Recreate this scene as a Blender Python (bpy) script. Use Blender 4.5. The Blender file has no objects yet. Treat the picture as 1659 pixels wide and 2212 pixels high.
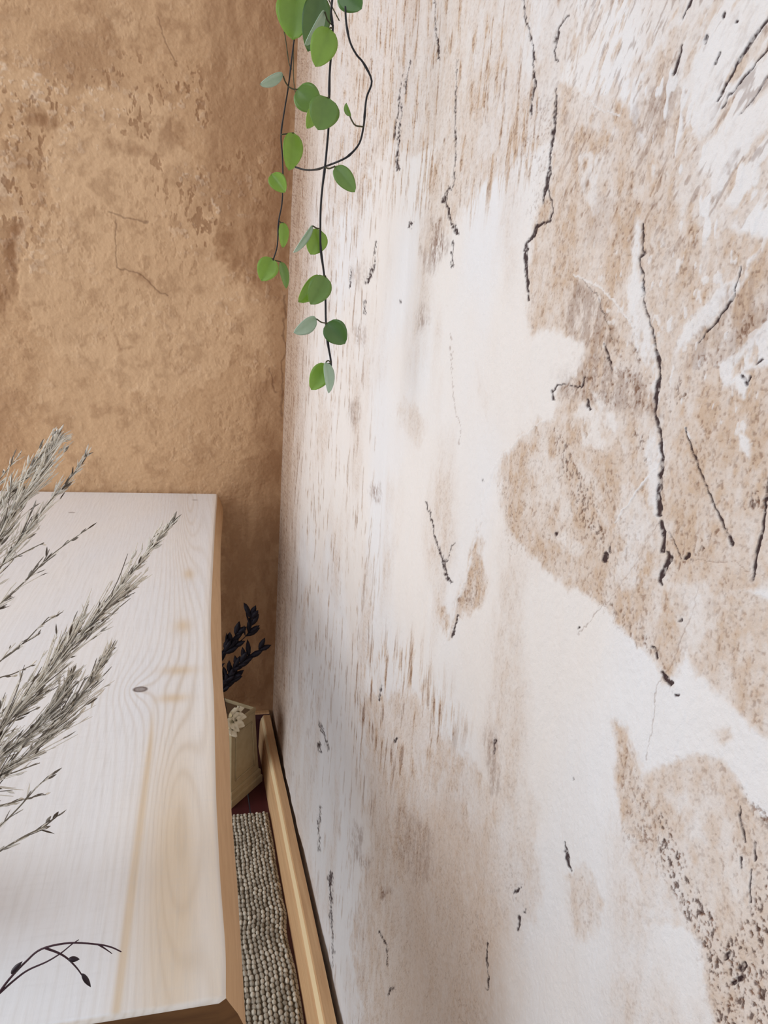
import bpy, math, random
import numpy as np
random.seed(7); rng = np.random.default_rng(7)
sc = bpy.context.scene
C = sc.collection

# ------------------------------------------------------------------ camera and measuring helpers
W, H, F = 1659.0, 2212.0, 1600.0
EYE = np.array([0.0, 0.0, 0.845])
yaw, pitch, roll = map(math.radians, (15.5, 13.0, 4.0))
FW = np.array([math.sin(yaw)*math.cos(pitch), math.cos(yaw)*math.cos(pitch), -math.sin(pitch)])
R0 = np.array([math.cos(yaw), -math.sin(yaw), 0.0]); U0 = np.cross(R0, FW)
RT = math.cos(roll)*R0 + math.sin(roll)*U0
UP = math.cos(roll)*U0 - math.sin(roll)*R0

def ray(u, v):
    return FW + RT*((u-W/2)/F) - UP*((v-H/2)/F)
def on_plane(u, v, axis, val):            # where a photo point meets a plane of the room
    d = ray(u, v); return EYE + d*((val-EYE[axis])/d[axis])
def at(u, v, y):
    return on_plane(u, v, 1, y)
def project(P):
    d = P-EYE; w = d@FW
    ok = w > 0.02; w = np.where(ok, w, 1.0)
    return (np.where(ok, W/2+F*(d@RT)/w, -9999.), np.where(ok, H/2-F*(d@UP)/w, -9999.))

X0, Y0 = 0.1835, 1.432          # planes of the right and the back wall
TOP = 0.537                    # bench top

cam_d = bpy.data.cameras.new('camera'); cam = bpy.data.objects.new('camera', cam_d); C.objects.link(cam)
from mathutils import Matrix, Vector
m = Matrix.Identity(4)
for i in range(3):
    m[i][0] = RT[i]; m[i][1] = UP[i]; m[i][2] = -FW[i]; m[i][3] = EYE[i]
cam.matrix_world = m
cam_d.sensor_fit = 'VERTICAL'; cam_d.sensor_height = 36.0; cam_d.lens = 36.0*F/H
cam_d.clip_start = 0.01
sc.camera = cam

# ------------------------------------------------------------------ noise
def _h(ix, iy, seed):
    n = (ix.astype(np.int64)*374761393 + iy.astype(np.int64)*668265263 + seed*1442695041) & 0xffffffff
    n = ((n ^ (n >> 13))*1274126177) & 0xffffffff
    n = ((n ^ (n >> 16))*2246822519) & 0xffffffff
    return ((n ^ (n >> 15)) & 0xffffff)/float(0xffffff)
def vn(x, y, seed=0):
    ix = np.floor(x); iy = np.floor(y); fx = x-ix; fy = y-iy
    fx = fx*fx*(3-2*fx); fy = fy*fy*(3-2*fy)
    a = _h(ix, iy, seed); b = _h(ix+1, iy, seed); c = _h(ix, iy+1, seed); d = _h(ix+1, iy+1, seed)
    return (a*(1-fx)+b*fx)*(1-fy) + (c*(1-fx)+d*fx)*fy
def fbm(x, y, o=4, seed=0, g=0.5):
    s = 0; a = 1; t = 0
    for i in range(o):
        s = s + a*vn(x*2**i + 17.3*i, y*2**i + 9.1*i, seed+i); t += a; a *= g
    return s/t
def sst(a, b, x):
    t = np.clip((x-a)/(b-a), 0, 1); return t*t*(3-2*t)

# ------------------------------------------------------------------ marks on a surface (measured outlines and lines)
def poly_mask(U, V, pts, soft=8.0):
    pts = np.array(pts, float); out = np.zeros(U.shape)
    x0, y0 = pts.min(0)-soft*2; x1, y1 = pts.max(0)+soft*2
    idx = np.nonzero((U > x0) & (U < x1) & (V > y0) & (V < y1))[0]
    if len(idx) == 0: return out
    u = U[idx]; v = V[idx]; ins = np.zeros(len(idx), bool); dm = np.full(len(idx), 1e9)
    n = len(pts)
    for i in range(n):
        ax, ay = pts[i]; bx, by = pts[(i+1) % n]
        if ay != by:
            c = ((ay > v) != (by > v)) & (u < (bx-ax)*(v-ay)/(by-ay)+ax); ins ^= c
        ex, ey = bx-ax, by-ay; L = ex*ex+ey*ey+1e-9
        t = np.clip(((u-ax)*ex+(v-ay)*ey)/L, 0, 1)
        dm = np.minimum(dm, (u-ax-t*ex)**2+(v-ay-t*ey)**2)
    d = np.sqrt(dm)*np.where(ins, 1, -1)
    out[idx] = sst(-soft, soft, d)
    return out
def line_mask(U, V, pts, widths, soft=2.0):
    pts = np.array(pts, float); out = np.zeros(U.shape)
    if np.isscalar(widths): widths = [widths]*len(pts)
    mw = max(widths)+soft*2
    x0, y0 = pts.min(0)-mw; x1, y1 = pts.max(0)+mw
    idx = np.nonzero((U > x0) & (U < x1) & (V > y0) & (V < y1))[0]
    if len(idx) == 0: return out
    u = U[idx]; v = V[idx]; best = np.full(len(idx), -1e9)
    for i in range(len(pts)-1):
        ax, ay = pts[i]; bx, by = pts[i+1]
        ex, ey = bx-ax, by-ay; L = ex*ex+ey*ey+1e-9
        t = np.clip(((u-ax)*ex+(v-ay)*ey)/L, 0, 1)
        d = np.sqrt((u-ax-t*ex)**2+(v-ay-t*ey)**2)
        w = (widths[i]*(1-t)+widths[i+1]*t)/2
        best = np.maximum(best, w-d)
    out[idx] = sst(-soft/2, soft/2, best)
    return out

# ------------------------------------------------------------------ materials
def lin(c):
    return tuple(((x/255)/12.92 if x/255 <= .04045 else ((x/255+.055)/1.055)**2.4) for x in c)+(1.0,)
def new_mat(name, col=(128, 128, 128), rough=.7, spec=.3):
    m = bpy.data.materials.new(name); m.use_nodes = True
    b = m.node_tree.nodes['Principled BSDF']
    b.inputs['Base Color'].default_value = lin(col); b.inputs['Roughness'].default_value = rough
    b.inputs['Specular IOR Level'].default_value = spec
    return m, m.node_tree, b
def node(nt, t, **kw):
    n = nt.nodes.new(t)
    for k, v in kw.items(): setattr(n, k, v)
    return n
def mixc(nt, fac, a, b):
    n = node(nt, 'ShaderNodeMix', data_type='RGBA')
    for sock, val in ((n.inputs['Factor'], fac), (n.inputs['A'], a), (n.inputs['B'], b)):
        if isinstance(val, (tuple, float, int)): sock.default_value = val
        else: nt.links.new(val, sock)
    return n.outputs['Result']
def mth(nt, op, a, b=0.0, clamp=False):
    n = node(nt, 'ShaderNodeMath', operation=op, use_clamp=clamp)
    for i, val in enumerate((a, b)):
        if isinstance(val, (float, int)): n.inputs[i].default_value = val
        else: nt.links.new(val, n.inputs[i])
    return n.outputs[0]
def noise(nt, scale, detail=4, rough=.6, vec=None, stretch=None):
    tc = node(nt, 'ShaderNodeTexCoord'); n = node(nt, 'ShaderNodeTexNoise')
    n.inputs['Scale'].default_value = scale; n.inputs['Detail'].default_value = detail; n.inputs['Roughness'].default_value = rough
    if stretch:
        mp = node(nt, 'ShaderNodeMapping'); mp.inputs['Scale'].default_value = stretch
        nt.links.new(tc.outputs['Object'], mp.inputs['Vector']); nt.links.new(mp.outputs[0], n.inputs['Vector'])
    else: nt.links.new(tc.outputs['Object'], n.inputs['Vector'])
    return n.outputs['Fac']
def bump(nt, b, h, dist, strength=1.0):
    n = node(nt, 'ShaderNodeBump'); n.inputs['Distance'].default_value = dist; n.inputs['Strength'].default_value = strength
    nt.links.new(h, n.inputs['Height']); nt.links.new(n.outputs[0], b.inputs['Normal']); return n

def plaster_mat(name, pale, cool, tan, brown, deep):
    m, nt, b = new_mat(name, pale, .82, .15)
    at_ = node(nt, 'ShaderNodeAttribute', attribute_name='pigment')
    sep = node(nt, 'ShaderNodeSeparateColor'); nt.links.new(at_.outputs['Color'], sep.inputs[0])
    r, g, bl = sep.outputs; al = at_.outputs['Alpha']
    n1 = noise(nt, 260, 5, .65)
    j = mth(nt, 'MULTIPLY', mth(nt, 'SUBTRACT', n1, .5), 1.1)
    jr = mth(nt, 'MULTIPLY', j, mth(nt, 'ADD', r, .12))
    rr = mth(nt, 'ADD', r, jr, True)
    c = mixc(nt, al, lin(pale), lin(cool))
    c = mixc(nt, rr, c, lin(tan))
    c = mixc(nt, g, c, lin(brown))
    c = mixc(nt, bl, c, lin(deep))
    nt.links.new(c, b.inputs['Base Color'])
    n2 = noise(nt, 1500, 3, .6)
    h = mth(nt, 'ADD', n1, mth(nt, 'MULTIPLY', n2, .5))
    bump(nt, b, h, .0006, .7)
    return m

# ------------------------------------------------------------------ mesh helpers
def link_mesh(name, verts, faces, mat=None, parent=None, smooth=True, attrs=None, mats=None, midx=None):
    me = bpy.data.meshes.new(name)
    verts = np.asarray(verts, dtype=np.float32)
    me.vertices.add(len(verts)); me.vertices.foreach_set('co', verts.ravel())
    if isinstance(faces, np.ndarray):
        n, k = faces.shape; fl = faces.ravel(); starts = np.arange(n)*k; tot = np.full(n, k)
    else:
        tot = np.array([len(f) for f in faces]); fl = np.array([i for f in faces for i in f]); starts = np.concatenate([[0], np.cumsum(tot)[:-1]]); n = len(faces)
    me.loops.add(len(fl)); me.loops.foreach_set('vertex_index', fl.astype(np.int32))
    me.polygons.add(n); me.polygons.foreach_set('loop_start', starts.astype(np.int32)); me.polygons.foreach_set('loop_total', tot.astype(np.int32))
    me.polygons.foreach_set('use_smooth', np.full(n, smooth))
    if midx is not None: me.polygons.foreach_set('material_index', np.asarray(midx, dtype=np.int32))
    me.update(calc_edges=True); me.validate()
    for mm in (mats or ([mat] if mat else [])): me.materials.append(mm)
    for an, (typ, arr) in (attrs or {}).items():
        a = me.attributes.new(an, typ, 'POINT')
        a.data.foreach_set('color' if typ == 'FLOAT_COLOR' else 'value', np.asarray(arr, dtype=np.float32).ravel())
    o = bpy.data.objects.new(name, me); C.objects.link(o)
    if parent is not None:
        o.parent = parent; o.matrix_parent_inverse = Matrix.Translation(-Vector(parent.location))
    return o
def grid_faces(n, k):
    i = np.arange(n-1)[:, None]*k + np.arange(k-1)[None, :]
    i = i.ravel(); return np.stack([i, i+1, i+k+1, i+k], 1)
def struct(o): o['kind'] = 'structure'; return o
def tag(o, label, cat, group=None):
    o['label'] = label; o['category'] = cat
    if group: o['group'] = group
    return o
def thing(name, loc, label, cat, group=None):
    o = bpy.data.objects.new(name, None); o.empty_display_size = .02; o.location = loc; C.objects.link(o)
    return tag(o, label, cat, group)

class MB:
    def __init__(s): s.v = []; s.f = []; s.t = []
    def add(s, verts, faces, tint=0.5):
        o = len(s.v); s.v += [tuple(p) for p in verts]; s.f += [tuple(i+o for i in f) for f in faces]
        s.t += list(tint) if hasattr(tint, '__len__') else [tint]*len(verts)
    def tube(s, pts, rad, seg=7, tint=.5):
        P = np.array(pts, float); n = len(P)
        if np.isscalar(rad): rad = [rad]*n
        T = np.gradient(P, axis=0); T /= np.linalg.norm(T, axis=1)[:, None]+1e-12
        ref = np.array([0.31, 0.87, 0.38]); vs = []
        for i in range(n):
            a = np.cross(T[i], ref); a /= np.linalg.norm(a)+1e-12; b = np.cross(T[i], a)
            for k in range(seg):
                th = 2*math.pi*k/seg; vs.append(P[i]+rad[i]*(a*math.cos(th)+b*math.sin(th)))
        fs = [(i*seg+k, i*seg+(k+1) % seg, (i+1)*seg+(k+1) % seg, (i+1)*seg+k) for i in range(n-1) for k in range(seg)]
        fs += [tuple(range(seg))[::-1], tuple((n-1)*seg+k for k in range(seg))]
        s.add(vs, fs, tint)
    def blade(s, p, d, nrm, L, w, bend=0., tint=.5, thick=.25):      # a small pointed husk with thickness
        d = d/np.linalg.norm(d); side = np.cross(d, nrm); side /= np.linalg.norm(side)+1e-12; up = np.cross(side, d)
        vs = [p]; ns = 3
        for i in range(1, ns+1):
            t = i/(ns+1); c = p+d*L*t+up*bend*L*t*t; ww = w*math.sin(math.pi*min(1, t*1.05))**.8/2
            vs += [c+side*ww, c+up*ww*thick*2, c-side*ww, c-up*ww*thick*2]
        vs.append(p+d*L+up*bend*L); e = len(vs)-1
        fs = [(0, 1+k, 1+(k+1) % 4) for k in range(4)]
        for i in range(ns-1):
            a = 1+i*4; fs += [(a+k, a+4+k, a+4+(k+1) % 4, a+(k+1) % 4) for k in range(4)]
        a = 1+(ns-1)*4; fs += [(a+k, e, a+(k+1) % 4) for k in range(4)]
        s.add(vs, fs, tint)
    def build(s, name, mat, parent=None, smooth=True):
        return link_mesh(name, s.v, s.f, mat, parent, smooth, {'tint': ('FLOAT', s.t)})
def spline(pts, n=40):
    P = np.array(pts, float); m_ = len(P)
    if m_ < 3: t = np.linspace(0, 1, n)[:, None]; return P[0]*(1-t)+P[-1]*t
    Q = np.vstack([2*P[0]-P[1], P, 2*P[-1]-P[-2]]); out = []
    k = max(2, n//(m_-1))
    for i in range(1, m_):
        for t in np.linspace(0, 1, k, endpoint=False):
            a, b, c, d = Q[i-1], Q[i], Q[i+1], Q[i+2]
            out.append(.5*((2*b)+(-a+c)*t+(2*a-5*b+4*c-d)*t*t+(-a+3*b-3*c+d)*t**3))
    out.append(P[-1]); return np.array(out)

# ================================================================== RIGHT WALL
def build_right_wall():
    th = np.linspace(math.atan(X0/Y0), math.radians(52), 980)
    ys = X0/np.tan(th)
    ys = np.concatenate([[Y0+.03], ys, np.linspace(ys[-1]-.02, -1.2, 14)])
    k = np.sqrt(ys**2+X0**2)
    M = 1280
    lo = np.maximum(0.0, .845-1.30*k); hi = .845+.66*k
    t = np.linspace(0, 1, M)
    Zm = lo[:, None]*(1-t)+hi[:, None]*t
    Zlo = np.linspace(0, 1, 6)[:-1][None, :]*lo[:, None]
    Zhi = hi[:, None]+(2.5-hi)[:, None]*np.linspace(0, 1, 16)[1:][None, :]
    Z = np.concatenate([Zlo, Zm, Zhi], 1); K = Z.shape[1]
    Y = np.repeat(ys[:, None], K, 1)
    n = len(ys); y = Y.ravel(); z = Z.ravel()
    P = np.stack([np.full(y.shape, X0), y, z], 1)
    u, v = project(P)
    bad = y < .12; u[bad] = -9999
    # edges wander with the plaster
    wx = (fbm(y*60, z*60, 5, 11, .74)-.5); wy = (fbm(y*60, z*60, 5, 31, .74)-.5)
    hx = (fbm(y*420, z*420, 2, 41)-.5); hy = (fbm(y*420, z*420, 2, 43)-.5)
    U = u+wx*46; V = v+wy*60
    U2 = u+wx*14+hx*7; V2 = v+wy*14+hy*7
    T = np.zeros(y.shape); G = T.copy(); D = T.copy(); Dk = T.copy(); Hh = T.copy(); A = T.copy(); Wt = T.copy()
    big = fbm(y*14, z*7, 4, 51); mid = fbm(y*90, z*38, 4, 71, .6); fine = fbm(y*520, z*420, 3, 91, .6)
    streak = fbm(y*240, z*34, 4, 101, .62); grain = fbm(y*950, z*820, 2, 131, .6)
    # --- tan clay showing through, with soft shade painted into the lower patch
    tan = [
        ([(1195, 190), (1330, 200), (1420, 330), (1500, 480), (1659, 520), (1700, 900), (1700, 1240), (1600, 1290), (1500, 1290), (1450, 1480), (1380, 1390), (1300, 1310), (1230, 1270), (1150, 1210), (1090, 1130), (1075, 1010), (1110, 960), (1170, 905), (1200, 870), (1190, 840), (1240, 800), (1235, 745), (1150, 705), (1138, 600), (1150, 510), (1185, 420), (1192, 300)], .75),
        ([(1440, 1330), (1530, 1270), (1659, 1290), (1700, 1600), (1659, 1590), (1560, 1520), (1500, 1460)], .62),
        ([(1395, 1660), (1470, 1630), (1560, 1640), (1640, 1760), (1700, 1850), (1700, 2300), (1540, 2260), (1530, 2080), (1500, 1960), (1440, 1850), (1380, 1700)], .55),
        ([(1325, 1560), (1350, 1580), (1400, 1680), (1440, 1790), (1420, 1850), (1345, 1790), (1340, 1720)], .7), ([(1350, 1760), (1440, 1790), (1530, 1960), (1560, 2080), (1480, 2000), (1400, 1990), (1370, 1880)], .45),
        ([(1035, 1130), (1046, 1290), (1000, 1330), (962, 1378), (1000, 1265), (1020, 1180)], .85),
        ([(948, 1270), (965, 1330), (960, 1372), (945, 1320)], .8),
        ([(1440, 60), (1500, 40), (1450, 150), (1490, 200), (1480, 330), (1420, 420), (1370, 330), (1390, 200)], .6),
        ([(1420, 330), (1490, 300), (1540, 400), (1600, 480), (1500, 560), (1400, 480)], .4),
        ([(700, -20), (1240, -20), (1215, 180), (1190, 300), (1110, 360), (1040, 400), (960, 300), (880, 340), (840, 300), (790, 400), (720, 480), (700, 300)], .38),
        ([(985, 160), (1100, 120), (1180, 200), (1120, 330), (1020, 420), (930, 560), (905, 540), (930, 380)], .5),
        ([(1140, 1700), (1158, 1740), (1160, 1900), (1160, 2000), (1100, 1980), (1090, 1750), (1060, 1500), (1080, 1480)], .3),
        ([(1260, 1880), (1300, 1950), (1290, 2020), (1250, 2030), (1225, 1950), (1215, 1890)], .4),
        ([(780, 1500), (900, 1500), (960, 1600), (1080, 1700), (1100, 1990), (1010, 2100), (1100, 2300), (780, 2300), (760, 2000), (800, 1800)], .50),  # lower patch: partly clay, partly soft shade put into the pigment
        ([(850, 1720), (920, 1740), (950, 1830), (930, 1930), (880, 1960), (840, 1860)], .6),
        ([(1545, 1570), (1575, 1565), (1582, 1590), (1565, 1610), (1548, 1600)], .5),
        ([(1385, 2005), (1405, 1995), (1402, 2030), (1390, 2035)], .35),
        ([(860, 880), (900, 870), (920, 930), (900, 960), (870, 930)], .3),
        ([(1030, 790), (1050, 850), (1050, 905), (1036, 860)], .2),
    ]
    for pts, a in tan: T = np.maximum(T, a*.92*poly_mask(U, V, pts, 11))
    # pale skim lying over the clay
    white = [
        ([(1378, 465), (1393, 480), (1388, 530), (1384, 600), (1383, 660), (1370, 730), (1350, 640), (1368, 540)], .95),
        ([(1383, 640), (1412, 760), (1416, 850), (1405, 840), (1380, 760), (1372, 700)], .8),
        ([(1400, 900), (1424, 960), (1424, 1120), (1400, 1090), (1385, 980)], .7),
        ([(1560, 610), (1640, 540), (1600, 620), (1540, 690), (1480, 750), (1450, 760), (1470, 700), (1510, 660)], .85),
        ([(1545, 790), (1600, 740), (1700, 640), (1700, 780), (1620, 800), (1640, 850), (1610, 870), (1590, 830), (1560, 840)], .9),
        ([(1600, 930), (1625, 950), (1612, 990), (1594, 985)], .9),
        ([(1160, 720), (1260, 740), (1265, 790), (1180, 860), (1200, 900), (1120, 920), (1120, 760)], .95),
        ([(1270, 830), (1330, 900), (1345, 960), (1300, 920)], .7),
        ([(1255, 880), (1290, 890), (1300, 970), (1265, 960), (1245, 910)], .8),
        ([(1130, 930), (1170, 905), (1200, 1010), (1235, 1110), (1200, 1130), (1150, 1040)], .5), ([(1225, 960), (1262, 1000), (1310, 1090), (1330, 1150), (1290, 1110)], .45), ([(1190, 1150), (1215, 1140), (1260, 1190), (1240, 1215)], .6), ([(1440, 1270), (1530, 1250), (1560, 1340), (1480, 1400)], .35), ([(1380, 1840), (1440, 1880), (1450, 1990), (1390, 1960)], .4), ([(1440, 1690), (1500, 1740), (1530, 1830), (1480, 1800)], .4), ([(1590, 1830), (1640, 1900), (1600, 1960), (1560, 1880)], .4), ([(1350, 1050), (1400, 1100), (1430, 1230), (1380, 1280), (1330, 1250), (1330, 1120)], .45),
        ([(1540, 330), (1580, 260), (1659, 200), (1700, 260), (1600, 330), (1560, 430), (1535, 440)], .9),
        ([(1250, 330), (1290, 330), (1290, 460), (1262, 430)], .7),
        ([(1240, 200), (1320, 200), (1330, 300), (1280, 290), (1230, 260)], .5),
        ([(1130, 0), (1190, -20), (1170, 120), (1140, 200), (1125, 120)], .5),
        ([(1500, 120), (1555, 60), (1600, 0), (1659, -20), (1659, 40), (1560, 200), (1530, 300), (1490, 300)], .85),
    ]
    for pts, a in white:
        w = a*poly_mask(U, V, pts, 7)*sst(.25, .45, fbm(y*150, z*90, 4, 79, .65)); Wt = np.maximum(Wt, w)
    fl = sst(.63, .70, fbm(y*260+3, z*120, 2, 151)) * poly_mask(U, V, [(1420, 80), (1560, 250), (1659, 380), (1659, 520), (1540, 560), (1430, 430), (1340, 200)], 30)
    fl = fl + sst(.72, .76, fbm(y*330+9, z*200, 2, 157))*poly_mask(U, V, [(1240, 520), (1659, 500), (1659, 1000), (1300, 820)], 40)*.7
    Wt = np.maximum(Wt, np.clip(fl, 0, 1)*.95)
    # streaky trowel drag in the upper middle and down the left side
    up = poly_mask(u, v, [(690, -60), (1260, -60), (1200, 330), (1100, 420), (960, 480), (800, 420), (720, 520), (690, 300)], 70)
    T = np.maximum(T, up*sst(.50, .66, streak*.7+mid*.3)*.85)
    D += up*sst(.62, .74, streak*.75+fine*.25)*.55
    ur = poly_mask(u, v, [(1200, -60), (1720, -60), (1720, 420), (1480, 560), (1200, 420)], 60)
    T = np.maximum(T, ur*sst(.50, .66, fbm(y*160+z*130, z*60-y*60, 4, 171, .6))*.55)
    D += ur*sst(.62, .72, fbm(y*300+z*240, z*90-y*110, 3, 175, .6))*.45
    lf = poly_mask(u, v, [(640, 300), (830, 300), (800, 900), (820, 1500), (840, 2260), (700, 2260), (600, 1500)], 40)
    st2 = fbm(y*190, z*26, 4, 181, .62)
    lf = lf*(1-.5*sst(1300, 1600, v))
    T = np.maximum(T, lf*sst(.56, .72, st2)*.5)
    D += lf*sst(.64, .76, st2)*.45
    lm = poly_mask(u, v, [(770, 1380), (900, 1380), (1000, 1560), (900, 1720), (800, 1760), (760, 1600)], 50)
    T = np.maximum(T, lm*sst(.46, .66, st2)*.75); D += lm*sst(.62, .74, st2)*.6
    # soft mottling everywhere
    T = np.maximum(T, sst(.50, .80, big)*.35)
    T = T*(0.66+.52*sst(.32, .68, mid))*(.8+.4*sst(.3, .7, fbm(y*230, z*150, 3, 77)))
    # tan clay and the corner's soft shading, both put in as pigment
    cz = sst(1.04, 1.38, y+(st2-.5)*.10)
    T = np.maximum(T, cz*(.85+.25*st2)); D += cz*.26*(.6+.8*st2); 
    # darker foxing inside the clay
    foxp = [(([(1240, 595), (1300, 640), (1340, 740), (1300, 760), (1230, 740), (1215, 700)]), .42),
            ([(1560, 620), (1700, 560), (1700, 690), (1560, 790), (1470, 800)], .28),
            ([(1190, 800), (1260, 770), (1290, 745), (1320, 790), (1400, 830), (1430, 900), (1300, 880), (1210, 860)], .40),
            ([(1360, 240), (1450, 160), (1480, 200), (1420, 300), (1370, 320)], .30),
            ([(1280, 420), (1420, 430), (1400, 520), (1260, 530)], .15),
            ([(770, 1840), (800, 1860), (785, 1880)], .6), ([(760, 1770), (778, 1790), (780, 1870), (765, 1860)], .55),
            ([(820, 1905), (828, 1920), (845, 1932), (822, 1936)], .9), ([(862, 1735), (930, 1790), (940, 1880), (900, 1930), (860, 1850)], .30),
            ([(936, 475), (960, 470), (965, 540), (945, 585), (930, 560)], .7), ([(905, 525), (940, 560), (938, 585), (920, 590)], .4),
            ([(757, 585), (790, 560), (800, 600), (775, 625)], .35), ([(770, 700), (785, 705), (782, 745), (772, 735)], .6),
            ([(907, 665), (920, 660), (925, 700), (903, 720)], .55), ([(800, 1050), (815, 1045), (812, 1085), (800, 1070)], .8),
            ([(755, 870), (775, 860), (778, 905), (765, 935), (758, 900)], .5), ([(1050, 1570), (1080, 1580), (1090, 1700), (1070, 1720)], .4),
            ([(983, 1300), (1005, 1270), (1010, 1290), (985, 1320)], .7), ([(1530, 1300), (1555, 1290), (1545, 1320)], .5)]
    for pts, a in foxp: D = np.maximum(D, a*poly_mask(U*.5+U2*.5, V*.5+V2*.5, pts, 9)*sst(.36, .60, .6*streak+.4*fine)*1.1)
    # --- grit: sandy pitted patches
    grit = [([(1225, 905), (1262, 1000), (1300, 1080), (1250, 1000)], .3), ([(1090, 1010), (1130, 960), (1180, 920), (1240, 1000), (1330, 1060), (1400, 1200), (1330, 1280), (1220, 1230), (1120, 1190)], .40),
            ([(1180, 800), (1260, 790), (1300, 740), (1420, 830), (1420, 880), (1300, 880), (1210, 860)], .55),
            ([(1190, 920), (1215, 930), (1290, 1080), (1310, 1200), (1280, 1180), (1230, 1080)], .8),
            ([(1245, 900), (1270, 930), (1340, 1090), (1360, 1140), (1330, 1130)], .6),
            ([(1365, 925), (1385, 930), (1400, 1010), (1380, 1000)], .95),
            ([(1270, 1290), (1330, 1290), (1400, 1370), (1450, 1470), (1460, 1500), (1420, 1440)], .65),
            ([(1180, 1180), (1320, 1190), (1440, 1330), (1350, 1340)], .4),
            ([(1070, 1030), (1110, 1030), (1125, 1180), (1150, 1190), (1110, 1200)], .6),
            ([(1330, 1590), (1345, 1590), (1420, 1740), (1500, 1900), (1560, 2060), (1520, 2080), (1440, 1880), (1345, 1820), (1345, 1700)], .55),
            ([(1400, 1730), (1430, 1750), (1520, 1930), (1570, 2060), (1540, 2080), (1440, 1900)], .95),
            ([(1530, 2060), (1600, 2010), (1659, 1880), (1700, 1880), (1700, 2300), (1530, 2260), (1545, 2150)], .95),
            ([(1600, 1700), (1700, 1780), (1700, 1900), (1640, 1790)], .7),
            ([(1520, 1800), (1650, 1790), (1659, 1900), (1600, 2000), (1560, 1900)], .4),
            ([(1600, 1090), (1659, 1000), (1659, 1080), (1590, 1120)], .9), ([(1500, 1170), (1580, 1140), (1520, 1200), (1440, 1260)], .75),
            ([(1430, 860), (1470, 820), (1490, 850), (1440, 900)], .8),
            ([(1035, 1140), (1046, 1290), (1000, 1330), (962, 1378), (1010, 1265)], .6),
            ([(1130, 200), (1200, 190), (1195, 480), (1150, 520)], .45), ([(1480, 700), (1700, 560), (1700, 760), (1500, 830)], .45),
            ([(1560, 1350), (1700, 1290), (1700, 1450), (1610, 1480)], .35), ([(1280, 740), (1340, 720), (1360, 820), (1300, 800)], .5),
            ([(1360, 700), (1380, 700), (1390, 800), (1370, 820)], .7), ([(1085, 1850), (1125, 1900), (1130, 1990), (1105, 1950)], .4),
            ([(1235, 1880), (1260, 1900), (1300, 2040), (1265, 2020)], .3)]
    for pts, a in grit: G = np.maximum(G, a*poly_mask(U, V, pts, 12))
    G = np.maximum(G, T*.42)
    pits = sst(.60, .74, grain*.75+.25*fbm(y*420, z*380, 2, 211))
    D += T*.28*sst(.52, .68, grain)
    pits2 = sst(.56, .70, fbm(y*680, z*520, 3, 221, .55))
    D += G*pits*.9+np.maximum(G-.35, 0)*pits2*.9
    Dk += np.maximum(G-.5, 0)*sst(.62, .71, fbm(y*680, z*520, 3, 221, .55))*1.5
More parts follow.
